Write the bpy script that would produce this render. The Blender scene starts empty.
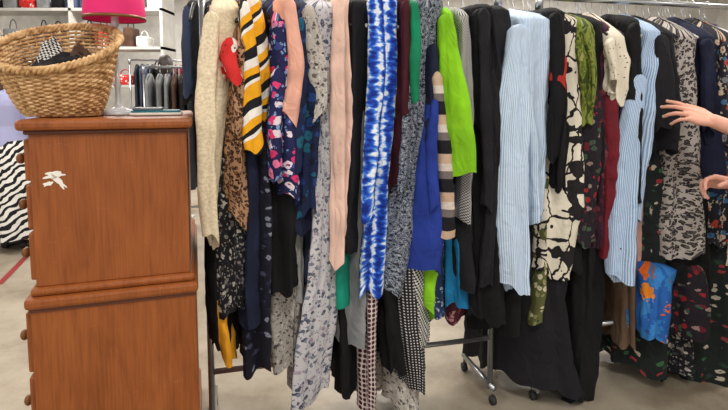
import bpy, bmesh, math, random
import numpy as np
from mathutils import Vector, Matrix, noise
random.seed(7)
scene = bpy.context.scene
try: scene.view_settings.view_transform = 'Standard'
except Exception: pass

# ---------------------------------------------------------------- camera
F=520.0; CAMH=1.35; TH=math.radians(5.0); SH=-65.0
cam=bpy.data.cameras.new('camera'); cam.sensor_width=36; cam.lens=F*36/728; cam.shift_y=SH/728
co=bpy.data.objects.new('camera',cam); scene.collection.objects.link(co)
co.location=(0,0,CAMH); co.rotation_euler=(math.pi/2-TH,0,0); scene.camera=co
def P(px,py,Y):
    "survey: photo reading -> metric position at a known depth"
    xc=(px-364)/F; yc=(-(py-205)+SH)/F
    d=Vector((xc, math.cos(TH)+yc*math.sin(TH), yc*math.cos(TH)-math.sin(TH)))
    k=Y/d.y
    return Vector((d.x*k, Y, CAMH+d.z*k))

# ---------------------------------------------------------------- materials
def lin(c):
    r=[]
    for v in c[:3]:
        v=v/255.0
        r.append(v/12.92 if v<=0.04045 else ((v+0.055)/1.055)**2.4)
    return (*r,1.0)
MATS={}
class N:
    def __init__(s,name,rough=.85,metal=0,spec=.3,bump=.25,bscale=60):
        s.m=bpy.data.materials.new(name); s.m.use_nodes=True; s.nt=s.m.node_tree
        s.b=s.nt.nodes['Principled BSDF']; s.b.inputs['Roughness'].default_value=rough
        s.b.inputs['Metallic'].default_value=metal
        s.b.inputs['Specular IOR Level'].default_value=spec
        s.uv=s.n('ShaderNodeUVMap').outputs[0]
        MATS[name]=s.m
        if bump>0:
            t=s.n('ShaderNodeTexNoise'); t.inputs['Scale'].default_value=bscale; t.inputs['Detail'].default_value=3
            s.l(s.uv,t.inputs['Vector'])
            bp=s.n('ShaderNodeBump'); bp.inputs['Strength'].default_value=bump; bp.inputs['Distance'].default_value=.004
            s.l(t.outputs['Fac'],bp.inputs['Height'])
            t2=s.n('ShaderNodeTexNoise'); t2.inputs['Scale'].default_value=15; t2.inputs['Detail'].default_value=4; t2.inputs['Distortion'].default_value=1.4
            s.l(s.mapv((1.4,.6,1),.3),t2.inputs['Vector'])
            bp2=s.n('ShaderNodeBump'); bp2.inputs['Strength'].default_value=.65; bp2.inputs['Distance'].default_value=.018
            s.l(t2.outputs['Fac'],bp2.inputs['Height']); s.l(bp.outputs[0],bp2.inputs['Normal']); s.l(bp2.outputs[0],s.b.inputs['Normal'])
    def n(s,t): return s.nt.nodes.new(t)
    def l(s,a,b): s.nt.links.new(a,b)
    def col(s,o): s.l(o,s.b.inputs['Base Color']); return s.m
    def ramp(s,fac,stops,const=True):
        r=s.n('ShaderNodeValToRGB'); e=r.color_ramp
        e.interpolation='CONSTANT' if const else 'LINEAR'
        while len(e.elements)<len(stops): e.elements.new(0.5)
        for i,(p,c) in enumerate(stops):
            e.elements[i].position=p
        for i,(p,c) in enumerate(stops):
            e.elements[i].color=lin(c)
        s.l(fac,r.inputs[0]); return r.outputs[0]
    def mapv(s,scale=(1,1,1),rot=0,src=None):
        m=s.n('ShaderNodeMapping'); m.inputs['Scale'].default_value=scale; m.inputs['Rotation'].default_value=(0,0,rot)
        s.l(src or s.uv,m.inputs[0]); return m.outputs[0]
    def dist(s,amt,sc,src=None):
        src=src or s.uv
        t=s.n('ShaderNodeTexNoise'); t.inputs['Scale'].default_value=sc; s.l(src,t.inputs['Vector'])
        a=s.n('ShaderNodeVectorMath'); a.operation='SUBTRACT'; s.l(t.outputs['Color'],a.inputs[0]); a.inputs[1].default_value=(.5,.5,.5)
        b=s.n('ShaderNodeVectorMath'); b.operation='SCALE'; s.l(a.outputs[0],b.inputs[0]); b.inputs['Scale'].default_value=amt
        c=s.n('ShaderNodeVectorMath'); c.operation='ADD'; s.l(src,c.inputs[0]); s.l(b.outputs[0],c.inputs[1])
        return c.outputs[0]
    def mix(s,fac,a,b):
        m=s.n('ShaderNodeMix'); m.data_type='RGBA'
        s.l(fac,m.inputs[0])
        for v,i in ((a,6),(b,7)):
            if isinstance(v,(tuple,list)): m.inputs[i].default_value=lin(v)
            else: s.l(v,m.inputs[i])
        return m.outputs[2]
    def lt(s,v,thr):
        m=s.n('ShaderNodeMath'); m.operation='LESS_THAN'; s.l(v,m.inputs[0]); m.inputs[1].default_value=thr; return m.outputs[0]
    def vor(s,vec,scale,rnd=1,feat='F1'):
        v=s.n('ShaderNodeTexVoronoi'); v.inputs['Scale'].default_value=scale; v.inputs['Randomness'].default_value=rnd
        v.feature=feat; s.l(vec,v.inputs['Vector']); return v

def solid(name,c,rough=.88,bump=.25,**k):
    s=N(name,rough,bump=bump,**k)
    t=s.n('ShaderNodeTexNoise'); t.inputs['Scale'].default_value=7; s.l(s.uv,t.inputs['Vector'])
    a=tuple(min(255,x*1.08+3) for x in c); b=tuple(x*.86 for x in c)
    return s.col(s.ramp(t.outputs['Fac'],[(.3,b),(.7,a)],False))
def stripe(name,stops,period,ang=0,wob=.003):
    s=N(name); v=s.mapv((1/period,1/period,1),ang,s.dist(wob,8))
    x=s.n('ShaderNodeSeparateXYZ'); s.l(v,x.inputs[0])
    f=s.n('ShaderNodeMath'); f.operation='FRACT'; s.l(x.outputs[0],f.inputs[0])
    return s.col(s.ramp(f.outputs[0],stops))
def floral(name,bg,cols,scale=30,thr=.4,small=None,d=.02):
    s=N(name); w=s.dist(d,60)
    v=s.vor(w,scale); sp=s.n('ShaderNodeSeparateColor'); s.l(v.outputs['Color'],sp.inputs[0])
    n=len(cols); cr=s.ramp(sp.outputs[0],[(i/n,c) for i,c in enumerate(cols)])
    out=s.mix(s.lt(v.outputs['Distance'],thr),bg,cr)
    out=s.mix(s.lt(v.outputs['Distance'],thr*.3),out,tuple((x+y)/2 for x,y in zip(bg,cols[0])))
    if small:
        v2=s.vor(s.mapv((1,.5,1),.7,w),scale*2.3)
        out=s.mix(s.lt(v2.outputs['Distance'],.27),out,small)
    return s.col(out)
def blotch(name,stops,scale=30,stretch=(1,1,1),const=True,detail=2,dd=.0):
    s=N(name); t=s.n('ShaderNodeTexNoise'); t.inputs['Scale'].default_value=scale; t.inputs['Detail'].default_value=detail
    s.l(s.mapv(stretch,0,s.dist(dd,20) if dd else None),t.inputs['Vector'])
    return s.col(s.ramp(t.outputs['Fac'],stops,const))
def shibori(name):
    "vertical pleat-dyed stripes crossed by fine feathering"
    s=N(name); v=s.dist(.035,22)
    x=s.n('ShaderNodeSeparateXYZ'); s.l(v,x.inputs[0])
    m=s.n('ShaderNodeMath'); m.operation='MULTIPLY'; s.l(x.outputs[0],m.inputs[0]); m.inputs[1].default_value=2*math.pi/.045
    sn=s.n('ShaderNodeMath'); sn.operation='SINE'; s.l(m.outputs[0],sn.inputs[0])
    t=s.n('ShaderNodeTexNoise'); t.inputs['Scale'].default_value=32; t.inputs['Detail'].default_value=5; s.l(s.mapv((1.0,1.9,1),.5),t.inputs['Vector'])
    q=s.n('ShaderNodeMath'); q.operation='MULTIPLY_ADD'; s.l(sn.outputs[0],q.inputs[0]); q.inputs[1].default_value=.13; s.l(t.outputs['Fac'],q.inputs[2])
    return s.col(s.ramp(q.outputs[0],[(.32,(18,42,132)),(.47,(34,88,204)),(.56,(110,160,228)),(.64,(228,234,242))],False))
def leopard(name,bg,mid,dk,scale=55):
    s=N(name); v=s.vor(s.dist(.02,70),scale)
    return s.col(s.ramp(v.outputs['Distance'],[(0,mid),(.28,dk),(.5,bg)]))
def zebra(name,a,b,scale=9,dis=9,rot=0):
    s=N(name); w=s.n('ShaderNodeTexWave'); w.inputs['Scale'].default_value=scale; w.inputs['Distortion'].default_value=dis
    w.inputs['Detail'].default_value=2; w.inputs['Detail Scale'].default_value=1.5
    s.l(s.mapv((1,1,1),rot),w.inputs['Vector'])
    return s.col(s.ramp(w.outputs['Fac'],[(0,a),(.45,b)]))
def dots(name,bg,c,scale=50,thr=.3,rnd=0):
    s=N(name); v=s.vor(s.uv,scale,rnd)
    return s.col(s.mix(s.lt(v.outputs['Distance'],thr),bg,c))
def check(name,a,b,scale=110,rot=.6):
    s=N(name); c=s.n('ShaderNodeTexChecker'); c.inputs['Scale'].default_value=scale
    c.inputs['Color1'].default_value=lin(a); c.inputs['Color2'].default_value=lin(b); s.l(s.mapv(rot=rot),c.inputs['Vector'])
    return s.col(c.outputs[0])
def lines(name,bg,c,scale=22,w=.06):
    s=N(name); v=s.vor(s.mapv((1,.55,1),.5,s.dist(.03,25)),scale,1,'DISTANCE_TO_EDGE')
    t=s.n('ShaderNodeTexNoise'); t.inputs['Scale'].default_value=12; s.l(s.uv,t.inputs['Vector'])
    big=s.ramp(t.outputs['Fac'],[(0,bg),(.56,c)])
    return s.col(s.mix(s.lt(v.outputs['Distance'],w),big,c))

BLK=(13,13,16); NAVY=(22,27,52)
solid('black',BLK); solid('black2',(24,24,29)); solid('charcoal',(42,43,48)); solid('navy',NAVY); solid('cream',(226,212,184))
blotch('cream_lace',[(.0,(186,166,134)),(.42,(216,200,168)),(.6,(230,216,188))],110,(1,1,1),False)
floral('dark_floral',(26,26,30),[(190,186,178),(120,116,112),(60,60,66)],45,.33,(150,146,138))
solid('mustard',(220,152,34))
leopard('leopard',(172,132,100),(118,76,48),(38,26,22),80)
stripe('yellow_stripe',[(0,(236,168,28)),(.3,(22,22,28)),(.5,(232,228,220)),(.68,(236,168,28)),(.84,(26,26,30)),(.93,(232,228,220))],.14,1.0,.02)
floral('graphic_red',(206,46,44),[(30,28,30),(226,220,212),(200,40,40)],30,.42)
floral('navy_floral',(18,20,34),[(120,124,140),(66,70,96),(30,34,60)],38,.3)
solid('salmon',(230,172,152)); solid('blush',(228,192,176)); solid('dusty_pink',(204,160,150))
floral('pink_floral',(30,34,78),[(214,54,112),(232,120,162),(226,210,220),(60,70,140)],30,.46,(120,150,190))
floral('grey_lace',(180,174,166),[(100,94,92),(70,66,66),(206,200,194)],60,.36,(120,112,108))
floral('teal_navy_print',(20,32,66),[(24,86,110),(30,60,120),(16,20,40)],28,.45)
floral('grey_floral',(190,188,192),[(110,116,134),(84,86,102),(160,146,158),(70,74,92)],55,.4,(120,124,140))
solid('teal',(14,132,108)); solid('grey',(130,132,134)); solid('lt_grey',(170,170,168))
shibori('tie_dye')
solid('maroon',(66,18,30)); solid('emerald',(14,120,82)); solid('burgundy',(108,26,38)); solid('brick',(168,44,38))
blotch('grey_paisley',[(.0,(34,38,50)),(.44,(130,138,150)),(.5,(58,64,80)),(.56,(160,166,176)),(.64,(44,48,62))],95,(1,1,1),True,2,.02)
solid('royal',(34,56,142)); solid('lime',(130,194,28),bump=.15)
stripe('block_stripe',[(0,(22,22,26)),(.35,(190,162,138)),(.6,(206,194,184)),(.8,(110,100,98))],.14,1.571,.004)
check('fine_check',(24,24,28),(200,198,194),190,0)
stripe('blue_stripe',[(0,(206,220,236)),(.6,(148,176,208))],.0065,0,.0015)
stripe('blue_stripe_b',[(0,(198,214,234)),(.5,(128,160,200))],.007,0,.0015)
lines('botanical',(220,212,194),(30,28,30),13,.035)
floral('red_dark_floral',(34,28,36),[(150,34,40),(150,128,118),(60,84,66),(100,30,40)],36,.38)
blotch('olive_leaf',[(.0,(62,76,28)),(.45,(122,132,54)),(.55,(86,100,38)),(.62,(148,150,84))],34,(1,.6,1))
dots('cream_dot',(222,214,196),(70,60,54),65,.17,.5)
floral('plum_floral',(52,26,40),[(90,34,48),(40,22,34),(120,56,64)],28,.4)
leopard('grey_animal',(174,166,160),(90,84,82),(38,35,37),75)
floral('multi_floral',(34,34,44),[(176,70,56),(200,178,152),(56,108,150),(120,124,130)],30,.4,(180,170,150))
floral('blue_orange_print',(40,100,180),[(236,110,38),(232,190,178),(56,132,204),(60,130,200),(236,140,40)],11,.5,None,.06)
floral('green_botanic',(28,34,34),[(60,104,66),(186,178,158),(40,62,50),(150,54,54)],32,.34)
floral('olive_cream',(92,94,54),[(206,200,168),(60,66,40),(140,140,94)],36,.4)
solid('camel',(104,82,64)); solid('cyan',(20,110,160)); solid('red',(186,38,42)); solid('lilac',(166,168,206))
dots('polka',(28,26,32),(200,196,192),85,.24); dots('maroon_geo',(206,194,188),(70,24,40),55,.4)
check('hound',(30,30,36),(206,204,198),130,.4)
floral('cream_orange',(226,216,196),[(216,112,48),(190,160,120)],24,.35)
zebra('zebra',(24,24,26),(226,224,220),6,6,.9)
solid('white_cloth',(216,214,210)); solid('denim',(60,72,98)); solid('brown_cloth',(80,56,44))
floral('ditsy_blue',(40,54,92),[(170,180,200),(90,110,160)],60,.35); floral('ditsy_rose',(90,40,56),[(210,150,150),(150,90,90)],55,.35)
floral('ditsy_black',(22,22,26),[(206,200,190),(160,60,60)],60,.28)

def simple(name,c,rough=.5,metal=0,emit=0,spec=.5):
    s=N(name,rough,metal,spec,bump=0); t=s.n('ShaderNodeTexNoise'); tc=s.n('ShaderNodeTexCoord')
    s.l(tc.outputs['Object'],t.inputs['Vector']); t.inputs['Scale'].default_value=5
    o=s.ramp(t.outputs['Fac'],[(.3,tuple(x*.93 for x in c)),(.7,tuple(min(255,x*1.04) for x in c))],False); s.col(o)
    if emit: s.l(o,s.b.inputs['Emission Color']); s.b.inputs['Emission Strength'].default_value=emit
    return s.m
simple('chrome',(180,182,186),.28,.9); simple('hanger_black',(22,22,24),.4); simple('hanger_white',(216,216,216),.4)
simple('wall_white',(204,202,198),.8); simple('ceiling_white',(225,225,222),.9); simple('panel_emit',(255,252,245),.5,0,3)
simple('shade_pink',(222,24,108),.7,0,.05); simple('lamp_base',(204,206,210),.15,.1); simple('brass',(120,76,38),.4,.3)
simple('rubber',(40,40,42),.6); simple('paper',(236,232,222),.8); simple('teal_gloss',(20,110,130),.4)
simple('skin',(224,164,142),.55); simple('nail',(236,190,176),.3); simple('hair',(70,48,34),.7); simple('jean',(50,62,90),.9); simple('shirt',(130,150,180),.9)
simple('eyewhite',(235,235,232),.2); simple('iris',(60,44,34),.2); simple('lips',(190,100,96),.5); simple('tape_red',(140,34,36),.6)
simple('shoe',(40,36,36),.5); simple('trim',(200,198,194),.6)
simple('mannequin',(60,52,48),.5); simple('steel_grey',(120,124,130),.4,.4)
s=N('wicker',.65,bump=0); tc=s.n('ShaderNodeTexCoord'); t=s.n('ShaderNodeTexNoise'); t.inputs['Scale'].default_value=45; s.l(tc.outputs['Object'],t.inputs['Vector'])
s.col(s.ramp(t.outputs['Fac'],[(.3,(148,106,64)),(.5,(198,158,108)),(.7,(226,192,146))],False))
# wood
s=N('cherry_wood',.45,spec=.35,bump=0); tc=s.n('ShaderNodeTexCoord')
m=s.mapv((3.0,3.0,.8),0,tc.outputs['Object']); t=s.n('ShaderNodeTexNoise'); t.inputs['Scale'].default_value=5; t.inputs['Detail'].default_value=4; t.inputs['Distortion'].default_value=.9; s.l(m,t.inputs['Vector'])
m2=s.mapv((90,90,4),0,tc.outputs['Object']); t2=s.n('ShaderNodeTexNoise'); t2.inputs['Scale'].default_value=2; t2.inputs['Detail'].default_value=3; s.l(m2,t2.inputs['Vector'])
c1=s.ramp(t.outputs['Fac'],[(.25,(122,62,24)),(.5,(146,80,34)),(.75,(162,92,44))],False)
c2=s.ramp(t2.outputs['Fac'],[(.35,(106,54,22)),(.6,(152,86,38))],False)
mm=s.n('ShaderNodeMix'); mm.data_type='RGBA'; mm.inputs[0].default_value=.35; s.l(c1,mm.inputs[6]); s.l(c2,mm.inputs[7])
m3=s.mapv((6,6,22),.4,tc.outputs['Object']); t3=s.n('ShaderNodeTexNoise'); t3.inputs['Scale'].default_value=3; t3.inputs['Detail'].default_value=8; t3.inputs['Roughness'].default_value=.75; s.l(m3,t3.inputs['Vector'])
sc=s.ramp(t3.outputs['Fac'],[(.62,(0,0,0)),(.71,(170,170,170))],False)
s.col(s.mix(sc,mm.outputs[2],(182,128,88)))
simple('wood_dark',(92,44,18),.45)
s=N('concrete',.4,spec=.35,bump=0); tc=s.n('ShaderNodeTexCoord'); t=s.n('ShaderNodeTexNoise'); t.inputs['Scale'].default_value=1.6; t.inputs['Detail'].default_value=9; t.inputs['Roughness'].default_value=.68
s.l(tc.outputs['Object'],t.inputs['Vector'])
t2=s.n('ShaderNodeTexNoise'); t2.inputs['Scale'].default_value=14; t2.inputs['Detail'].default_value=6; s.l(tc.outputs['Object'],t2.inputs['Vector'])
a=s.ramp(t.outputs['Fac'],[(.34,(126,114,98)),(.46,(154,143,126)),(.6,(170,160,144)),(.75,(182,173,158))],False)
m_=s.ramp(t2.outputs['Fac'],[(.56,(0,0,0)),(.7,(120,120,120))],False)
s.col(s.mix(m_,a,(118,106,90)))

# ---------------------------------------------------------------- mesh tools
class MB:
    def __init__(s): s.v=[];s.f=[];s.uv=[];s.mi=[];s.mats=[]
    def mid(s,name):
        if name not in s.mats: s.mats.append(name)
        return s.mats.index(name)
    def grid(s,rows,mat,closed=True,uvs=None,cap=False):
        b=len(s.v); n=len(rows[0]); mi=s.mid(mat)
        for i,r in enumerate(rows):
            for j,p in enumerate(r):
                s.v.append(tuple(p)); s.uv.append(uvs[i][j] if uvs else (j*.02,i*.02))
        for i in range(len(rows)-1):
            for j in range(n if closed else n-1):
                k=(j+1)%n
                s.f.append((b+i*n+j,b+i*n+k,b+(i+1)*n+k,b+(i+1)*n+j)); s.mi.append(mi)
        if cap:
            s.f.append(tuple(b+j for j in range(n))[::-1]); s.mi.append(mi)
            o=b+(len(rows)-1)*n
            s.f.append(tuple(o+j for j in range(n))); s.mi.append(mi)
    def tube(s,pts,rad,mat,seg=8,closed=False,cap=True):
        pts=[Vector(p) for p in pts]; n=len(pts); rows=[]; prev=None
        for i,p in enumerate(pts):
            if closed: t=(pts[(i+1)%n]-pts[i-1])
            else: t=pts[min(i+1,n-1)]-pts[max(i-1,0)]
            if t.length<1e-9: t=Vector((0,0,1))
            t.normalize()
            if prev is None:
                a=Vector((0,0,1)) if abs(t.z)<.9 else Vector((1,0,0)); x=t.cross(a).normalized()
            else:
                x=(prev-t*prev.dot(t)).normalized()
            prev=x; y=t.cross(x); r=rad[i] if isinstance(rad,(list,tuple)) else rad
            rows.append([p+(x*math.cos(2*math.pi*k/seg)+y*math.sin(2*math.pi*k/seg))*r for k in range(seg)])
        if closed: rows.append(rows[0]); cap=False
        s.grid(rows,mat,True,None,cap)
    def limb(s,pts,rads,mat,seg=14):
        pts=[Vector(p) for p in pts]; P2=[];R2=[]
        d=(pts[0]-pts[1]).normalized(); r=rads[0]
        for a in (88,60,35,15): P2.append(pts[0]+d*r*math.sin(math.radians(a))); R2.append(r*math.cos(math.radians(a)))
        for i in range(len(pts)-1):
            for k in range(5):
                t=k/5; P2.append(pts[i].lerp(pts[i+1],t)); R2.append(rads[i]*(1-t)+rads[i+1]*t)
        P2.append(pts[-1]);R2.append(rads[-1])
        d=(pts[-1]-pts[-2]).normalized(); r=rads[-1]
        for a in (15,35,60,88): P2.append(pts[-1]+d*r*math.sin(math.radians(a))); R2.append(r*math.cos(math.radians(a)))
        s.tube(P2,R2,mat,seg)
        for p,r in list(zip(pts,rads))[1:-1]: s.ball(p,(r,r,r),mat)
    def ball(s,c,r,mat,rot=None,n=14,m=10):
        c=Vector(c); rows=[]
        for i in range(m+1):
            a=math.pi*i/m; a=min(max(a,.02),math.pi-.02)
            row=[]
            for j in range(n):
                b=2*math.pi*j/n
                q=Vector((r[0]*math.sin(a)*math.cos(b),r[1]*math.sin(a)*math.sin(b),r[2]*math.cos(a)))
                if rot: q=rot@q
                row.append(c+q)
            rows.append(row)
        s.grid(rows,mat,True,None,True)
    def box(s,lo,hi,mat,M=None,bev=0.0):
        b=len(s.v); mi=s.mid(mat)
        bm=bmesh.new(); bmesh.ops.create_cube(bm,size=1)
        for v in bm.verts:
            v.co=Vector([lo[i]+(v.co[i]+.5)*(hi[i]-lo[i]) for i in range(3)])
        if bev: bmesh.ops.bevel(bm,geom=bm.edges[:],offset=bev,segments=2,affect='EDGES',profile=.5)
        bm.verts.index_update()
        for v in bm.verts:
            p=v.co if M is None else M@v.co
            s.v.append(tuple(p)); s.uv.append((v.co.x+v.co.y,v.co.z))
        for f in bm.faces: s.f.append(tuple(b+v.index for v in f.verts)); s.mi.append(mi)
        bm.free()
    def obj(s,name,parent=None,smooth=True,loc=None):
        me=bpy.data.meshes.new(name); me.from_pydata(s.v,[],s.f); 
        for m in s.mats: me.materials.append(MATS[m])
        me.polygons.foreach_set('material_index',s.mi)
        me.polygons.foreach_set('use_smooth',[smooth]*len(s.f))
        uv=me.uv_layers.new(name='UVMap'); li=np.zeros(len(me.loops),dtype=np.int32); me.loops.foreach_get('vertex_index',li)
        uv.data.foreach_set('uv',np.array(s.uv,dtype=np.float32)[li].ravel())
        me.update(); o=bpy.data.objects.new(name,me); scene.collection.objects.link(o)
        if parent: o.parent=parent
        return o
def empty(name,loc=(0,0,0)):
    e=bpy.data.objects.new(name,None); scene.collection.objects.link(e); e.location=loc; e.empty_display_size=.1; return e

# ---------------------------------------------------------------- room
def room_box(name,lo,hi,mat):
    b=MB(); b.box(lo,hi,mat); return b.obj(name,smooth=False)
room_box('floor',(-7,-3,-.1),(8,12,0),'concrete')
room_box('wall_back',(-7,12,0),(8,12.15,3.7),'wall_white')
room_box('wall_left',(-7.15,-3,0),(-7,12,3.7),'wall_white')
room_box('wall_right',(8,-3,0),(8.15,12,3.7),'wall_white')
room_box('ceiling',(-7.15,-3,3.7),(8.15,12.15,3.85),'ceiling_white')
room_box('baseboard_back',(-7,11.97,0),(8,12,.14),'trim')
for lx in (-3.2,0.4,4.0):
    for ly in (-.6,3.0,6.6,10.0):
        b=MB(); b.box((lx-.6,ly-.3,3.64),(lx+.6,ly+.3,3.7),'panel_emit'); o=b.obj('ceiling_light',smooth=False)
        L=bpy.data.lights.new('ceiling_lamp','AREA'); L.shape='RECTANGLE'; L.size=1.2; L.size_y=.6; L.energy=72 if ly<5 else 110; L.color=(1,.95,.885)
        lo=bpy.data.objects.new('area_lamp',L); scene.collection.objects.link(lo); lo.location=(lx,ly,3.62); lo.parent=o
w=bpy.data.worlds.new('world'); scene.world=w; w.use_nodes=True
w.node_tree.nodes['Background'].inputs[0].default_value=(1,.975,.95,1); w.node_tree.nodes['Background'].inputs[1].default_value=.84
a=Vector((-2.60,3.6)); bb=Vector((-3.25,5.5)); d=(bb-a).normalized(); nn=Vector((-d.y,d.x))*.022
b=MB(); b.v=[(a.x-nn.x,a.y-nn.y,.003),(a.x+nn.x,a.y+nn.y,.003),(bb.x+nn.x,bb.y+nn.y,.003),(bb.x-nn.x,bb.y-nn.y,.003)]; b.uv=[(0,0)]*4; b.f=[(0,1,2,3)]; b.mi=[b.mid('tape_red')]; b.obj('floor_tape')

# ---------------------------------------------------------------- racks
SL=.25; RZ=1.76
def railY(px): return 2.055/(1-SL*(px-364)/F)
RU=Vector((1,SL,0)).normalized(); RV=Vector((-SL,1,0)).normalized()
def rack(name,x0,x1,dy=0,rz=RZ,f0=.26,f1=.26):
    b=MB(); Y=lambda x:2.055+SL*x+dy
    p0=Vector((x0,Y(x0),0)); p1=Vector((x1,Y(x1),0)); z=Vector((0,0,1))
    b.tube([p0-RU*.02+z*rz,p1+RU*.02+z*rz],.0125,'chrome',12)
    for p,ff in ((p0,f0),(p1,f1)):
        b.tube([p+z*.06,p+z*rz],.0125,'chrome',12)
        b.tube([p+z*(rz-.06),p+z*(rz+.012)],.017,'chrome',12)
        b.tube([p-RV*ff+z*.075,p+RV*.27+z*.075],.0125,'chrome',10)
        for q in (p+RV*.26,p-RV*(ff-.01)):
            b.tube([q+z*.075,q+z*.04],.008,'chrome',8)
            b.tube([q+RU*.01+z*.02,q-RU*.01+z*.02],.02,'rubber',14)
    b.tube([p0+z*.29,p1+z*.29],.011,'chrome',10)
    return b.obj(name)
rack('clothing_rack',-.585,.555,f0=.06,f1=.04); rack('clothing_rack',.74,2.3,f0=.05)

# ---------------------------------------------------------------- garments
def hanger(b,C,mat,rz=RZ,drop=.085,hw=.19):
    c=Vector((C[0],C[1],0)); z=Vector((0,0,1)); pts=[]
    for k in range(12):
        a=math.radians(200-k*200/11*1.0)
        pts.append(c+RV*(math.cos(a)*.018)+z*(rz+.004+.018*math.sin(a)))
    pts.append(c+RV*.018+z*(rz-.02)); pts.append(c+RV*.004+z*(rz-.045)); pts.append(c+z*(rz-drop+.01))
    b.tube(pts,.0022,'chrome',6)
    arm=[]
    for k in range(-8,9):
        t=k/8; arm.append(c+RV*(t*hw)+z*(rz-drop-.085*abs(t)**1.25))
    b.tube(arm,.006,mat,8)
def piece(b,mat,off,dep,st,seed=0,amp=1.0,dy=0,yabs=None,nA=88,rows=48,top=True,vax=None,uax=None):
    rnd=random.Random(seed*31+len(st)); ys=[q[0] for q in st]
    V=vax or RV; U=uax or RU
    thin=dep<=.1
    if dep<=.08: dep*=.7
    Yf=(yabs if yabs is not None else railY((st[0][1]+st[0][2])/2)+dy)+off
    H=np.linspace(0,1,rows); yy=ys[0]+H*(ys[-1]-ys[0])
    xl=np.interp(yy,ys,[q[1] for q in st]); xr=np.interp(yy,ys,[q[2] for q in st])
    for _ in range(6):
        for A in (xl,xr): A[1:-1]=(A[:-2]+2*A[1:-1]+A[2:])/4
    zt=P(0,ys[0],Yf).z; zb=P(0,ys[-1],Yf).z
    hw=[(xr[i]-xl[i])/2*Yf/F for i in range(rows)]; mhw=sum(hw)/rows; hd=dep/2
    raise_=min(.11,max(0,RZ-.08-zt)) if (top and dep>.2 and zt>1.42) else .0
    nx=4.2 if not thin else 3.0
    A0=min(.017,.30*mhw+.003)*amp*(.8 if thin else 1)
    na=.45 if thin else .85                                   # dent strength
    shear=rnd.choice((-1,1))*rnd.uniform(.25,.95)*(.6 if thin else 1)   # the front edge turns a little left or right
    ph=[rnd.random()*6.28 for _ in range(10)]
    kk=[2*math.pi/x for x in (.055+rnd.random()*.03,.11+rnd.random()*.06,.034)]
    ang=[math.pi/2+2*math.pi*j/nA for j in range(nA)]
    tilt=rnd.uniform(-.03,.03); sway=rnd.uniform(.002,.007); tw=rnd.uniform(-.08,.08) if dep>.2 else rnd.uniform(-.3,.3)
    R=[];UVS=[]
    capr=[(.08,.024,.55),(.5,.02,.82),(.82,.009,.94)] 
    for i in range(-3,rows):
        su,dz,sv=(1,0,1)
        ii=max(i,0)
        if i<0: su,dz,sv=capr[i+3]
        h=H[ii]; cx=P((xl[ii]+xr[ii])/2,yy[ii],Yf); z0=zt+(zb-zt)*h
        base=Vector((cx.x,Yf,0))+V*hd*(1)+U*(sway*math.sin(5*h+ph[0]))
        row=[];uvr=[]; s_=0; last=None
        a_f=A0*(.25+.75*min(1,h*1.5))
        ct,st_=math.cos(tw*h),math.sin(tw*h)
        for j,a in enumerate(ang):
            c_,s2=math.cos(a),math.sin(a)
            u=hw[ii]*su*math.copysign(abs(c_)**(2/nx),c_); v=hd*sv*math.copysign(abs(s2)**(2/nx),s2)
            um=mhw*math.copysign(abs(c_)**(2/nx),c_); vm=hd*math.copysign(abs(s2)**(2/nx),s2)
            if last is not None: s_+=math.hypot(um-last[0],vm-last[1])
            last=(um,vm)
            warp=.03*noise.noise(Vector((z0*3.2,seed*1.3,s_*2)))
            sw=s_+warp
            m1=.55+.9*noise.noise(Vector((s_*6,z0*2.5,seed*.9)))
            r1=1.4*(1-abs(math.sin(.5*kk[0]*sw+ph[1])))-.7
            f=(1.25*r1*m1+.9*math.sin(kk[1]*sw+ph[2]-1.5*h)+.2*math.sin(kk[2]*sw+ph[3])*max(0,m1))*a_f
            f+=(noise.noise(Vector((s_*9+z0*5,z0*6-s_*4,seed*2.3)))*.009 - abs(noise.noise(Vector((s_*14+z0*7,z0*10-s_*8,seed*1.1+5))))*.014+.003)*amp*na
            if i<0: f*=.4
            lim=-.75*max(hw[ii],.004)
            f=max(f,lim)
            zz=z0+dz+raise_*(1-abs(v)/hd)*(1-h)**3
            if h>.8: zz+=(h-.8)*5*(.012*math.sin(kk[1]*s_*1.1+ph[4])+.007*math.sin(kk[0]*s_+ph[5])+tilt*(u/max(hw[ii],.001)+v/hd*.6))
            uu=(u+c_*f); vv=(v+s2*f)+shear*u*min(1,.2+h*2)
            p=base+U*(uu*ct-vv*st_)+V*(uu*st_+vv*ct)-U*(hd*st_); p.z=zz
            row.append(p); uvr.append((s_+seed*.37,z0+seed*.21))
        R.append(row);UVS.append(uvr)
    b.grid(R,mat,True,UVS,False)
    ctr=sum((q for q in R[-1]),Vector())/len(R[-1])
    def inn(q,k,dz): 
        c=Vector((ctr.x,ctr.y,q.z)); return q+(c-q)*k+Vector((0,0,dz))
    hem=[R[-1],[inn(q,.10,.003) for q in R[-1]],[inn(q,.13,.035) for q in R[-1]]]
    b.grid(hem,mat,True,[UVS[-1]]*3,False)
    C=Vector((P((st[0][1]+st[0][2])/2,ys[0],Yf).x,Yf,0))-V*off
    return C
cnt=[0]
SLV=('blouse','cardigan','jacket','shirt','top','coat','blazer','tunic')
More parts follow.
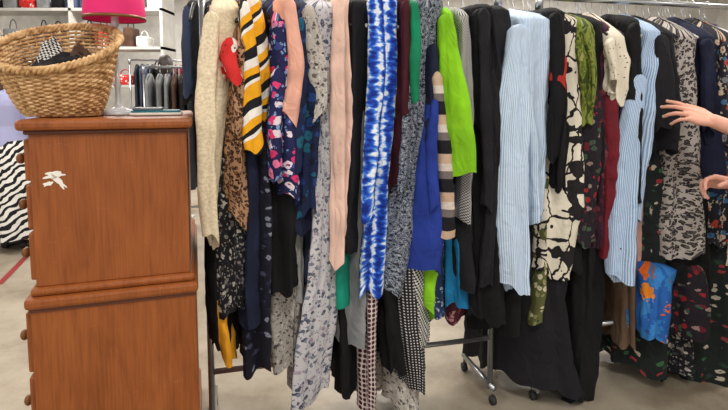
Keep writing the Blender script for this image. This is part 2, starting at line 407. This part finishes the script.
def G(name,pieces,hang='hanger_black',dy=0,amp=1.0):
    b=MB(); C0=None
    thin=any(p[2]<.11 for p in pieces)
    for pc in pieces:
        cnt[0]+=1
        mat,off,dep,st=pc[:4]
        C=piece(b,mat,off,dep,st,cnt[0],amp=amp,dy=dy)
        if C0 is None: C0=C
    if (not thin) and any(k in name for k in SLV) and hang:
        r=random.Random(cnt[0]); mat,off,dep,st=pieces[0][:4]
        y0,xl,xr=st[0]; wd=xr-xl; L_=min(r.uniform(75,150),(st[-1][0]-y0)*.8); s0=xl+wd*r.uniform(.05,.35)
        dx=r.uniform(-3,4); ww=max(9,wd*.6)
        cnt[0]+=1
        piece(b,mat,off-.035,.06,[(y0+6,s0,s0+ww),(y0+L_*.5,s0+dx*.5-1,s0+ww+dx*.5),(y0+L_,s0+dx,s0+ww*.85+dx)],cnt[0])
    if hang: hanger(b,(C0.x,C0.y),hang)
    return b.obj(name)
W,K='hanger_white','hanger_black'
G('dark_jacket',[('charcoal',.0,.3,[(5,186,202),(60,185,202),(98,185,202)]),('denim',-.03,.06,[(12,182,192),(60,180,190),(96,182,190)])])
G('cream_lace_blouse',[('cream_lace',-.21,.38,[(10,210,237),(40,210,238),(120,208,232),(180,207,228),(220,209,222)]),
                       ('cream_lace',-.25,.07,[(18,202,218),(80,199,219),(170,201,217),(243,204,217)])],W)
G('floral_skirt',[('dark_floral',-.17,.34,[(20,206,240),(200,205,243),(312,207,243)])])
G('black_trousers',[('black',-.13,.3,[(20,205,240),(300,206,240),(352,208,238)])])
G('mustard_skirt',[('mustard',-.16,.3,[(300,212,230),(340,211,231),(362,213,230)])],None)
G('leopard_print_blouse',[('leopard',-.225,.36,[(40,229,245),(80,228,247),(140,227,247),(226,227,245)])])
G('graphic_tee',[('graphic_red',-.275,.1,[(44,220,240),(60,219,240),(80,220,239)])],None)
G('yellow_striped_blouse',[('yellow_stripe',-.225,.4,[(0,242,262),(60,243,268),(100,244,271),(122,246,270)]),
                           ('yellow_stripe',-.25,.06,[(8,238,250),(60,240,258),(110,243,262),(151,248,264)])],K)
G('navy_floral_dress',[('navy_floral',-.17,.34,[(40,243,268),(200,243,270),(300,244,270),(370,246,268)])])
G('navy_trousers',[('navy',-.2,.3,[(150,243,258),(300,244,262),(330,246,262)])],None)
G('salmon_blouse',[('salmon',-.22,.38,[(0,277,294),(50,277,299),(90,279,297)]),('salmon',-.265,.06,[(4,284,298),(60,288,302),(122,282,298)])],W)
G('pink_floral_top',[('pink_floral',-.215,.36,[(20,268,292),(90,268,297),(140,268,299),(200,270,299)]),('pink_floral',-.25,.08,[(75,270,284),(130,268,283),(180,270,283)])])
G('black_dress',[('black',-.185,.34,[(20,266,292),(190,268,296),(294,270,294)])])
G('lace_skirt',[('grey_lace',-.12,.3,[(200,268,300),(300,268,300),(368,270,298)])],None)
G('navy_teal_blouse',[('teal_navy_print',-.225,.38,[(18,296,314),(60,296,318),(120,297,320),(212,300,318)]),('navy',-.18,.36,[(10,292,316),(120,296,318),(232,298,318)])])
G('floral_maxi_dress',[('grey_floral',-.205,.36,[(8,306,343),(60,310,343),(120,314,342),(250,314,340),(330,302,338),(403,294,328)]),
                       ('grey_lace',-.235,.08,[(12,304,320),(60,307,326),(110,312,328)])],W)
G('blush_cardigan',[('blush',-.225,.38,[(0,336,350),(120,334,352),(232,334,346)]),('blush',-.26,.05,[(4,334,346),(120,332,346),(264,331,342)])],W)
G('black_maxi_dress',[('black2',-.2,.36,[(3,348,374),(120,346,370),(255,344,362)])])
G('teal_skirt',[('teal',-.185,.33,[(60,334,360),(250,332,360),(302,332,358)])])
G('grey_skirt',[('grey',-.15,.3,[(60,336,364),(300,334,366),(346,336,364)])])
G('black_trousers',[('black',-.12,.28,[(60,336,364),(300,338,364),(398,340,362)])])
G('tie_dye_dress',[('tie_dye',-.225,.4,[(0,371,400),(80,373,403),(160,369,397),(240,361,391),(297,359,387)]),
                   ('tie_dye',-.26,.06,[(2,368,384),(80,370,388),(160,367,384),(215,364,378)])],K)
G('maroon_top',[('maroon',-.23,.36,[(0,400,413),(120,397,411),(180,394,404)])])
G('emerald_blouse',[('emerald',-.24,.36,[(4,405,421),(60,402,418),(122,399,414)])])
G('paisley_wrap_dress',[('grey_paisley',-.225,.38,[(0,418,448),(80,405,440),(160,394,432),(230,378,426),(270,367,420),(293,366,413)]),
                        ('grey_paisley',-.262,.06,[(6,420,434),(80,410,426),(150,402,418),(190,398,412)])],K)
G('royal_blue_top',[('royal',-.25,.36,[(100,428,440),(140,418,442),(170,411,446),(220,404,449),(272,400,446)])])
G('navy_sleeve_blouse',[('navy',-.262,.1,[(50,430,441),(90,427,442),(140,426,440),(180,428,438)])],None)
G('block_stripe_cardigan',[('block_stripe',-.275,.08,[(78,434,445),(150,437,450),(238,439,454)])],None)
G('lime_green_blouse',[('lime',-.24,.38,[(14,442,458),(60,444,462),(120,446,466)]),('lime',-.285,.08,[(20,442,455),(80,445,466),(150,448,474),(174,451,475)])],W)
G('checked_blouse',[('fine_check',-.225,.38,[(16,458,472),(120,462,475),(222,458,473)])])
G('black_blouse',[('black',-.2,.36,[(8,472,500),(150,472,502),(326,476,508)])])
G('black_cardigan',[('black2',-.22,.38,[(10,486,516),(100,490,518),(200,490,514),(280,484,508)]),('black2',-.25,.06,[(14,480,492),(100,480,494),(210,482,494)])])
G('blue_striped_blouse',[('blue_stripe',-.225,.38,[(20,520,558),(60,518,562),(150,518,560),(220,521,556)]),
                    ('blue_stripe',-.27,.08,[(30,512,531),(80,506,532),(140,500,531),(210,497,530),(292,500,529)])],K)
G('black_shirt',[('black',-.21,.38,[(12,549,572),(100,558,576),(190,554,578)])],K)
G('botanical_print_dress',[('botanical',-.2,.36,[(20,552,582),(120,550,582),(200,541,580),(280,539,570)])],W)
G('brick_red_top',[('brick',-.25,.1,[(58,556,569),(86,554,568)])],None)
G('dark_floral_dress',[('red_dark_floral',-.2,.36,[(24,568,594),(150,574,602),(246,576,598)])],W)
G('olive_leaf_top',[('olive_leaf',-.22,.36,[(26,576,602),(60,573,606),(118,576,602)])],W)
G('black_vest',[('black',-.2,.36,[(24,584,608),(110,584,606),(170,588,608)])],K)
G('cream_dotted_blouse',[('cream_dot',-.23,.36,[(38,606,630),(60,603,634),(102,607,628)])],W)
G('burgundy_dress',[('plum_floral',-.19,.36,[(30,596,622),(110,592,622),(252,594,618)]),('burgundy',-.2,.34,[(60,602,624),(252,602,622)])],W)
G('black_coat',[('black',-.22,.38,[(22,630,648),(80,630,654),(150,628,650),(200,632,650)])],K)
G('blue_striped_shirt',[('blue_stripe_b',-.235,.36,[(32,645,664),(80,636,658),(150,620,650),(218,612,640)]),
                        ('blue_stripe_b',-.265,.07,[(80,634,650),(150,620,641),(282,613,633)])],W)
G('black_jacket',[('black2',-.22,.38,[(34,652,680),(100,652,684),(152,654,680)])],K)
G('grey_animal_print_dress',[('grey_animal',-.22,.38,[(38,676,704),(100,668,702),(160,664,702),(256,660,704)])],W)
G('navy_blazer',[('navy',-.23,.38,[(38,698,722),(120,694,726),(190,698,728)])],K)
G('black_dress',[('black',-.19,.36,[(40,690,720),(200,650,712),(284,645,714)])],K)
G('patterned_tunic',[('multi_floral',-.24,.38,[(40,714,745),(150,708,745),(246,702,740)])],W)
G('cream_orange_dress',[('cream_orange',-.21,.36,[(50,724,760),(200,710,752),(271,708,750)])],W)
G('long_black_skirt',[('black',-.15,.34,[(40,596,625),(250,580,622),(330,575,617),(402,568,610)])])
G('wide_black_trousers',[('black2',-.12,.34,[(40,520,560),(290,503,562),(340,506,568),(392,503,578)])])
G('black_slip_dress',[('black',-.14,.34,[(30,472,512),(240,476,522),(330,476,520)])])
G('black_sheath_dress',[('black',-.15,.34,[(30,556,590),(180,560,600),(275,560,598)])])
G('olive_print_skirt',[('olive_cream',-.16,.34,[(180,538,564),(280,538,564),(330,533,558)])],None)
G('red_hem_skirt',[('red',-.15,.3,[(240,490,506),(290,492,505)])],None)
G('camel_trousers',[('camel',-.1,.3,[(100,624,642),(345,624,643)])],W)
G('blue_orange_print_skirt',[('blue_orange_print',-.22,.34,[(274,646,688),(300,644,690),(341,643,686)])],None)
G('red_floral_skirt',[('red_dark_floral',-.215,.34,[(270,686,708),(300,684,708),(336,686,708)])],None)
G('green_botanical_dress',[('green_botanic',-.11,.34,[(60,640,670),(330,630,670),(378,626,668)])],W)
G('green_botanical_dress',[('green_botanic',-.14,.34,[(60,690,730),(330,690,734),(388,690,734)])],W)
G('dark_print_dress',[('dark_floral',-.1,.34,[(60,664,694),(300,662,692),(372,662,690)])],W)
G('polka_dot_dress',[('polka',-.16,.34,[(60,382,418),(290,384,424),(350,390,428),(395,402,426)])],K)
G('houndstooth_skirt',[('hound',-.17,.34,[(200,408,428),(300,408,432),(350,412,430)])],None)
G('geometric_print_dress',[('maroon_geo',-.17,.34,[(60,366,386),(290,366,382),(412,366,380)])],K)
G('lace_maxi_dress',[('grey_lace',-.12,.3,[(60,386,420),(330,385,420),(414,384,420)])],K)
G('black_pleated_skirt',[('black',-.165,.3,[(240,380,404),(330,384,408),(372,388,408)])],None)
G('lime_slip',[('lime',-.19,.3,[(220,424,440),(316,424,437)])],None)
G('cyan_slip',[('cyan',-.15,.3,[(200,448,474),(308,450,473)])],None)
G('black_skirt',[('black2',-.17,.3,[(100,448,476),(290,450,476)])],None)
G('lilac_grey_dress',[('lt_grey',-.12,.3,[(60,290,304),(308,292,304)])],W)
G('ditsy_blue_dress',[('ditsy_blue',-.12,.3,[(60,428,452),(250,428,452),(318,430,452)])],W)
# unspecified clothes packed deeper on the rail
b=MB(); mats=['black','ditsy_rose','charcoal','ditsy_blue','maroon','black','denim','ditsy_black','dark_floral','black2','burgundy','navy','dusty_pink','olive_leaf']
x=214; k=0
while x<722:
    wpx=random.uniform(15,22); bot=random.uniform(235,325)
    C=piece(b,mats[k%14],-.07,.24,[(30,x,x+wpx),(bot,x-1,x+wpx+2)],200+k,nA=40,rows=20); hanger(b,(C.x,C.y),random.choice([W,K,W]))
    x+=wpx*.9; k+=1
b.obj('assorted_hanging_clothes')
rack('clothing_rack',.2,3.2,1.1); rack('clothing_rack',-2.0,-.1,3.2,1.6); 
def rowclothes(name,x0,x1,dy,rz,mats,zb0,zb1,step=.075,seed=3):
    b=MB(); rnd=random.Random(seed); x=x0
    while x<x1:
        Y=2.055+SL*x+dy; hw=rnd.uniform(.02,.035); zb=rnd.uniform(zb0,zb1); zt=rz-.17; m=rnd.choice(mats); ph=rnd.random()*6
        rows=[];uvs=[]; n=28; c=Vector((x,Y,0))
        for i in range(-2,12):
            h=max(i,0)/11; su={-2:.1,-1:.6}.get(i,1); row=[];uv=[]
            for j in range(n):
                a=2*math.pi*j/n; u=hw*math.cos(a)*su*(1+.3*h); v=.2*math.sin(a)
                f=.006*math.sin(6*a+ph+h)*(.4+h)
                p=c+RU*(u+f*math.cos(a))+RV*(v+f*math.sin(a)); p.z=zt+(zb-zt)*h+(.02 if i<0 else 0)+.09*(1-abs(v)/.2)*(1-h)**3
                row.append(p);uv.append((x+a*.08,p.z))
            rows.append(row);uvs.append(uv)
        b.grid(rows,m,True,uvs); hanger(b,(x,Y),rnd.choice([W,K,W]),rz)
        x+=step*rnd.uniform(.8,1.3)
    return b.obj(name)
dk=['black','navy','charcoal','denim','black2','dark_floral','brown_cloth','grey','burgundy','white_cloth','lilac','ditsy_rose','ditsy_black','teal','mustard']
rowclothes('assorted_hanging_clothes',.3,3.1,1.1,RZ,dk,.6,.95)
rowclothes('assorted_hanging_clothes',-1.95,-.2,3.2,1.6,['black','charcoal','navy','brown_cloth','black2','denim','grey'],.4,.8,seed=5)
rack('clothing_rack',-3.4,-1.6,6.4,1.85); rowclothes('assorted_hanging_clothes',-3.3,-1.7,6.4,1.85,dk,.6,1.0,seed=8)
rack('clothing_rack',.6,5.2,4.6,1.85); rowclothes('assorted_hanging_clothes',.7,5.1,4.6,1.85,dk,.6,1.0,seed=11)
rack('clothing_rack',-4.9,-3.6,4.6,1.7); rowclothes('assorted_hanging_clothes',-4.8,-3.7,4.6,1.7,dk,.6,1.0,seed=15)

# mid-distance shelves & mannequin
b=MB()
for k in range(5): b.box((-5.6,7.6,.35+.55*k),(-2.9,8.1,.39+.55*k),'trim')
for xx in (-5.6,-4.25,-2.94): b.box((xx,7.6,0),(xx+.04,8.1,3.0),'trim')
b.obj('display_shelf',smooth=False)
b=MB(); rnd=random.Random(9)
for k in range(5):
    x=-5.5
    while x<-3.15:
        wd=rnd.uniform(.14,.26); hh=rnd.uniform(.2,.46); z=.391+.55*k; m=rnd.choice(['black','white_cloth','brown_cloth','dark_floral','grey','graphic_red','denim','cream','black'])
        b.box((x,7.68,z),(x+wd,7.95,z+hh*.65),m,None,.025)
        b.tube([(x+wd*.2,7.8,z+hh*.6)]+[(x+wd*.5-wd*.3*math.cos(t*math.pi/8),7.8,z+hh*.65+hh*.35*math.sin(t*math.pi/8)) for t in range(9)]+[(x+wd*.8,7.8,z+hh*.6)],.008,m,6)
        x+=wd+.04
b.obj('handbags')
b=MB()
mx,my=-2.08,5.5
b.limb([(mx,my,.9),(mx,my,1.1),(mx,my,1.35),(mx,my,1.45)],[.15,.12,.17,.10],'black2',18)
b.limb([(mx-.19,my,1.42),(mx-.24,my,1.15),(mx-.2,my-.04,.9)],[.05,.04,.03],'black2'); b.limb([(mx+.19,my,1.42),(mx+.24,my,1.15),(mx+.2,my-.04,.9)],[.05,.04,.03],'black2')
b.limb([(mx,my,1.45),(mx,my,1.55)],[.05,.045],'mannequin'); b.ball((mx,my,1.66),(.075,.09,.11),'mannequin')
b.limb([(mx-.08,my,.9),(mx-.09,my,.5),(mx-.09,my,.05)],[.1,.065,.045],'black'); b.limb([(mx+.08,my,.9),(mx+.09,my,.5),(mx+.09,my,.05)],[.1,.065,.045],'black')
b.box((mx-.2,my-.2,0),(mx+.2,my+.2,.02),'trim')
b.obj('mannequin')
b=MB(); b.box((-3.1,9.4,0),(-2.2,9.46,2.5),'steel_grey',None,.01); b.box((-3.04,9.38,.1),(-2.26,9.41,2.44),'chrome',None,.005); b.obj('standing_mirror')

# ---------------------------------------------------------------- dresser
AL=math.radians(18); DM=Matrix.Translation((-.945,1.43,0))@Matrix.Rotation(AL,4,'Z')
L,Wd=.442,.76
b=MB(); 
b.box((.012,.012,.80),(L-.012,Wd,1.243),'cherry_wood',None,.003)
b.box((-.014,-.014,1.250),(L+.006,Wd+.01,1.280),'cherry_wood',None,.010)
b.box((.002,.002,1.238),(L-.004,Wd,1.250),'wood_dark',None,.004)
b.box((-.002,-.002,.775),(L+.002,Wd,.80),'cherry_wood',None,.010)
b.box((-.016,-.016,.742),(L+.010,Wd,.775),'cherry_wood',None,.010)
b.box((-.002,-.002,.10),(L+.002,Wd,.742),'cherry_wood',None,.003)
b.box((-.016,-.016,0),(L+.01,Wd,.10),'cherry_wood',None,.008)
b.box((-.006,-.006,.732),(L+.004,Wd,.744),'wood_dark')
for (z0,z1) in ((.815,.955),(.965,1.095),(1.105,1.225)):
    b.box((-.006,.03,z0),(.014,Wd-.03,z1),'cherry_wood',None,.006)
for (z0,z1) in ((.12,.32),(.335,.53),(.545,.725)):
    b.box((-.022,.02,z0),(.0,Wd-.02,z1),'cherry_wood',None,.006)
for z,x0 in ((.885,-.006),(1.03,-.006),(1.165,-.006),(.22,-.022),(.43,-.022),(.635,-.022)):
    for yy in (.085,Wd-.12):
        b.tube([(x0,yy,z),(x0-.016,yy,z)],.007,'brass',10); b.ball((x0-.022,yy,z),(.012,.016,.016),'brass')
dr=b.obj('dresser'); dr.matrix_world=DM
for p in dr.data.polygons: p.use_smooth=False
b=MB()
def torn(cx,cz,rx,rz,sd,rot):
    n=28; pts=[]
    for k in range(n):
        a=2*math.pi*k/n; r=1+.5*noise.noise(Vector((math.cos(a)*2.3,math.sin(a)*2.3,sd)))+.2*math.sin(5*a+sd)
        u,v=rx*r*math.cos(a),rz*r*math.sin(a)
        pts.append((cx+u*math.cos(rot)-v*math.sin(rot),.0105,cz+u*math.sin(rot)+v*math.cos(rot)))
    o=len(b.v); b.v+=pts; b.uv+=[(0,0)]*n; b.f.append(tuple(range(o,o+n))); b.mi.append(b.mid('paper'))
torn(.070,1.122,.026,.011,3.3,.15); torn(.084,1.102,.024,.0075,5.1,-.9); torn(.056,1.098,.012,.006,7.7,.3)
st=b.obj('torn_sticker',dr)

# basket
BC=Vector((-.955,1.655,1.281))
b=MB(); NP=132; NR=24
def bask(th,t,inner=0):
    rim=.214+.080*math.sin(th)+.004*math.cos(2*th)
    z=.006+t*rim
    f=t**.7
    ra=.105+(.182-.105)*f; rb=.088+(.138-.088)*f
    return BC+Vector(((ra-inner)*math.cos(th),(rb-inner)*math.sin(th)-.02*t,z))
for r in range(NR):
    t=r/(NR-1)*.97; pts=[]
    for k in range(NP):
        th=2*math.pi*k/NP; w=.0042*math.sin(th*22+math.pi*(r%2)); q=bask(th,t,-w); pts.append(q)
    b.tube(pts,.0046,'wicker',6,True)
for k in range(44):
    th=2*math.pi*(k+.5)/44; b.tube([bask(th,i/8) for i in range(9)],.003,'wicker',5)
for s_ in (0,1,2):
    pts=[]
    for k in range(160):
        th=2*math.pi*k/160; q=bask(th,1.0); a=th*26+s_*2.094
        o=Vector((math.cos(th),math.sin(th),0)); pts.append(q+o*(.008*math.cos(a)+.004)+Vector((0,0,.008*math.sin(a))))
    b.tube(pts,.0062,'wicker',6,True)
    pts=[]
    for k in range(120):
        th=2*math.pi*k/120; q=bask(th,0.0); a=th*22+s_*2.094
        o=Vector((math.cos(th),math.sin(th),0)); pts.append(q+o*(.005*math.cos(a))+Vector((0,0,.004+.005*math.sin(a))))
    b.tube(pts,.0045,'wicker',6,True)
rows=[[BC+Vector((rr*.105*math.cos(2*math.pi*k/40),rr*.088*math.sin(2*math.pi*k/40),.008)) for k in range(40)] for rr in (.02,1)]
b.grid(rows,'wicker')
bo=b.obj('wicker_basket')
def cloth_lump(name,c,rx,ry,h,mat,sd):
    b=MB(); rows=[];uvs=[]
    for i in range(18):
        rr=i/17; row=[];uv=[]
        for k in range(48):
            th=2*math.pi*k/48; x_,y_=rr*math.cos(th),rr*math.sin(th)
            nz=noise.noise(Vector((x_*2.2,y_*2.2,sd)))*.035+abs(noise.noise(Vector((x_*4,y_*4,sd+3))))*.03
            q=Vector((c[0]+rx*x_,c[1]+ry*y_,c[2]+h*(1-rr**2.5)+nz*(1-rr*.5)))
            row.append(q);uv.append((q.x,q.y+q.z))
        rows.append(row);uvs.append(uv)
    b.grid(rows,mat,True,uvs); return b.obj(name,bo)
cloth_lump('dark_cloth',BC+Vector((.01,.01,.115)),.128,.09,.08,'black2',1.0)
cloth_lump('patterned_scarf',BC+Vector((-.03,.0,.165)),.045,.04,.065,'hound',4.0)
cloth_lump('brown_cloth',BC+Vector((.05,.03,.15)),.05,.05,.06,'brown_cloth',8.0)

# lamp
LC=Vector((-.83,1.76,1.281)); b=MB()
def lathe(b,c,prof,mat,n=36):
    b.grid([[Vector((c.x+r*math.cos(2*math.pi*k/n),c.y+r*math.sin(2*math.pi*k/n),c.z+z)) for k in range(n)] for r,z in prof],mat)
lathe(b,LC,[(.001,0),(.062,0),(.064,.006),(.058,.014),(.03,.02),(.014,.028),(.009,.05),(.008,.09),(.013,.1),(.008,.11),(.007,.29),(.012,.3),(.012,.34),(.001,.345)],'lamp_base')
lathe(b,LC,[(.096,.318),(.0965,.325),(.086,.51),(.084,.512),(.0845,.505),(.0935,.325),(.096,.318)],'shade_pink')
lathe(b,LC,[(.0968,.316),(.0975,.316),(.0975,.326),(.0965,.326)],'brass')
b.ball(LC+Vector((0,0,.39)),(.028,.028,.04),'paper')
for a in (0,2.09,4.19): b.tube([LC+Vector((0,0,.33)),LC+Vector((.09*math.cos(a),.09*math.sin(a),.34))],.0015,'chrome',5)
b.obj('table_lamp')
b=MB(); M=Matrix.Translation((-.70,1.76,1.281))@Matrix.Rotation(.3,4,'Z')
b.box((-.08,-.06,0),(.08,.06,.010),'paper',M,.004); b.box((-.075,-.055,.010),(.075,.05,.017),'teal_gloss',M,.003); b.box((-.07,-.05,.017),(.02,.05,.026),'steel_grey',M,.003)
b.obj('stack_of_books')

# ---------------------------------------------------------------- people
def mk_person(name,loc):
    per=empty(name,loc)
    def add(b,nm,vox=None,sm=6):
        o=b.obj(nm); o.parent=per; o.matrix_parent_inverse=Matrix.Translation(per.location).inverted()
        if vox:
            m=o.modifiers.new('remesh','REMESH'); m.mode='VOXEL'; m.voxel_size=vox; m.use_smooth_shade=True
            s_=o.modifiers.new('smooth','SMOOTH'); s_.iterations=sm; s_.factor=.5
        return o
    return per,add
def head(add,hc,fr,neck0,neck1,hairlen=.16,hairmat='hair'):
    fr=Vector(fr).normalized(); sd=Vector((-fr.y,fr.x,0)); R3=Matrix((fr,sd,Vector((0,0,1)))).transposed()
    b=MB(); b.limb([neck0,neck1],[.055,.05],'skin'); b.ball(hc,(.095,.075,.112),'skin',R3)
    b.ball(hc+fr*.02-Vector((0,0,.06)),(.07,.055,.05),'skin',R3); b.limb([hc+fr*.088+Vector((0,0,.015)),hc+fr*.108-Vector((0,0,.025))],[.008,.012],'skin')
    for s_ in (-1,1): b.ball(hc+sd*.076*s_-Vector((0,0,.01)),(.018,.008,.03),'skin',R3)
    add(b,'head',.005)
    b=MB(); b.ball(hc-fr*.016+Vector((0,0,.022)),(.1,.084,.108),hairmat,R3); b.limb([hc-fr*.06,hc-fr*.085-Vector((0,0,hairlen))],[.07,.04],hairmat); add(b,'hair',.006)
    b=MB()
    for s_ in (-1,1): b.ball(hc+fr*.084+sd*.03*s_+Vector((0,0,.006)),(.011,.014,.009),'eyewhite',R3); b.ball(hc+fr*.0935+sd*.03*s_+Vector((0,0,.006)),(.003,.005,.005),'iris',R3)
    b.ball(hc+fr*.088-Vector((0,0,.052)),(.008,.022,.007),'lips',R3)
    add(b,'face_features')
def arm(add,name,sh,el,wr,f,n,left,curl,spread=.0,thumb=.4,vox=.0032,sleeve=None):
    b=MB(); sh,el,wr=Vector(sh),Vector(el),Vector(wr); f=Vector(f).normalized(); n=Vector(n); n=(n-f*n.dot(f)).normalized()
    s_=f.cross(n) if left else n.cross(f)
    mid=el.lerp(wr,.3)
    b.limb([sh,sh.lerp(el,.5),el,mid,wr.lerp(el,.12),wr+f*.01],[.05,.044,.037,.040,.028,.026],'skin',18)
    kn={'i':(.092,.030),'m':(.096,.010),'r':(.090,-.011),'p':(.080,-.030)}
    ln={'i':(.044,.026,.021),'m':(.048,.030,.022),'r':(.044,.028,.021),'p':(.034,.021,.019)}
    nails=[]
    for q,key in enumerate('imrp'):
        a,sd=kn[key]; k0=wr+f*a+s_*sd-n*(.004*abs(q-1.2)); base=wr+f*.012+s_*sd*.5
        b.limb([base,base.lerp(k0,.55)-n*.004,k0],[.015,.0145,.0115],'skin',12)
        cang=0; p=k0; pts=[p]; d0=(f+s_*(sd*spread*20)).normalized()
        cs=curl[q] if isinstance(curl[0],(tuple,list)) else curl
        for c,l_ in zip(cs,ln[key]):
            cang+=math.radians(c); d=d0*math.cos(cang)-n*math.sin(cang); p=p+d*l_; pts.append(p)
        sc=.86 if key=='p' else 1
        b.limb(pts,[.0098*sc,.0086*sc,.0078*sc,.0064*sc],'skin',12)
        up=(n*math.cos(cang)+d0*math.sin(cang)).normalized(); nails.append((pts[-1]-d*.002+up*.0052,d,s_,up))
    t0=wr+f*.022+s_*.020-n*.006; td=(f*.72+s_*.62-n*thumb).normalized(); td2=(f*.9+s_*.22-n*thumb).normalized()
    p1=t0+td*.044; p2=p1+td2*.033; p3=p2+(td2*.95-s_*.1).normalized()*.025
    b.limb([t0,p1,p2,p3],[.017,.0125,.0105,.008],'skin',12)
    b.limb([wr+f*.03-s_*.018-n*.006,wr+f*.07-s_*.02-n*.005],[.015,.012],'skin')
    add(b,name,vox,5)
    b=MB()
    for c,d,sx,up in nails:
        b.ball(c,(.0065,.0048,.0012),'nail',Matrix((d,sx,up)).transposed(),10,6)
    add(b,name+'_nails')
per,add=mk_person('person',(1.78,1.86,0))
w1=P(716,122,1.95)
arm(add,'left_arm',(1.63,1.74,1.34),(1.66,1.76,1.08),w1,P(656,99,2.05)-w1,(.1,-.75,.65),True,[(6,10,8),(12,16,12),(20,22,16),(28,26,18)],.25,.15)
w2=P(735,183,2.02)
arm(add,'right_arm',(1.88,2.0,1.34),(1.80,2.0,1.06),w2,Vector((-.95,.1,.14)),(.25,.55,.75),False,[(28,38,24),(34,46,26),(40,48,28),(44,48,30)],.2,.55)
b=MB()
b.limb([(1.78,1.86,.92),(1.78,1.86,1.08),(1.77,1.87,1.24),(1.77,1.87,1.32)],[.15,.13,.145,.11],'shirt',24)
b.limb([(1.62,1.73,1.335),(1.77,1.87,1.37),(1.89,2.01,1.335)],[.062,.075,.062],'shirt',18)
b.limb([(1.62,1.73,1.335),(1.65,1.75,1.17)],[.06,.058],'shirt',18); b.limb([(1.89,2.01,1.335),(1.83,2.0,1.18)],[.06,.058],'shirt',18)
add(b,'shirt',.008)
b=MB()
for s_ in (-1,1):
    hx,hy=1.78+.065*s_,1.86+.065*s_
    b.limb([(hx,hy,.9),(hx,hy,.48),(hx+.02,hy-.01,.09)],[.105,.068,.05],'jean',18)
b.ball((1.78,1.86,.9),(.15,.15,.11),'jean'); add(b,'trousers',.008)
b=MB()
for s_ in (-1,1):
    hx,hy=1.80+.065*s_,1.85+.065*s_
    b.limb([(hx+.03,hy-.03,.04),(hx-.07,hy+.07,.035)],[.04,.036],'shoe',14)
add(b,'shoes',.006)
head(add,Vector((1.75,1.89,1.53)),(-.8,.6,0),(1.77,1.87,1.33),(1.765,1.875,1.46))

# shopper at the left, in a lilac blouse and long zebra-print skirt
px0,py0=-3.06,4.5
per2,add2=mk_person('person',(px0,py0,0))
b=MB(); rows=[];uvs=[]
for i in range(26):
    h=i/25; z=.96-.84*h; r0=.150+.115*h**.7; row=[];uv=[]
    for k in range(96):
        a=2*math.pi*k/96; r=r0+(.004+.02*h)*math.sin(9*a+.8*h)+.006*h*math.sin(17*a+1)
        p=Vector((px0+r*1.08*math.cos(a),py0+r*.9*math.sin(a),z+.006*math.sin(5*a)*h)); row.append(p); uv.append((a*.2,z))
    rows.append(row);uvs.append(uv)
b.grid(rows,'zebra',True,uvs); add2(b,'zebra_print_skirt')
b=MB()
b.limb([(px0,py0,.93),(px0,py0,1.08),(px0,py0,1.26),(px0,py0,1.36)],[.148,.128,.15,.10],'lilac',24)
b.limb([(px0-.15,py0,1.375),(px0,py0,1.40),(px0+.15,py0,1.375)],[.058,.07,.058],'lilac',18)
b.limb([(px0+.155,py0,1.37),(px0+.20,py0-.02,1.12),(px0+.14,py0+.12,.98)],[.06,.05,.045],'lilac',18)
b.limb([(px0-.155,py0,1.37),(px0-.20,py0,1.12),(px0-.12,py0+.14,1.0)],[.06,.05,.045],'lilac',18)
add2(b,'lilac_blouse',.009)
for sg,nm in ((1,'right_arm'),(-1,'left_arm')):
    arm(add2,nm,(px0+.155*sg,py0,1.36),(px0+.195*sg,py0-.01,1.12),(px0+.10*sg,py0+.20,1.0),Vector((-.25*sg,.9,.1)),(0,0,1),sg<0,(18,22,14),.2,.3,.005)
head(add2,Vector((px0,py0+.02,1.585)),(.1,1,0),(px0,py0,1.38),(px0,py0+.01,1.5),.18)
b=MB()
for s_ in (-1,1):
    b.limb([(px0+.08*s_,py0,.6),(px0+.08*s_,py0,.1)],[.06,.04],'skin'); b.limb([(px0+.08*s_,py0-.04,.045),(px0+.085*s_,py0+.13,.035)],[.04,.034],'shoe')
add2(b,'legs_and_shoes')
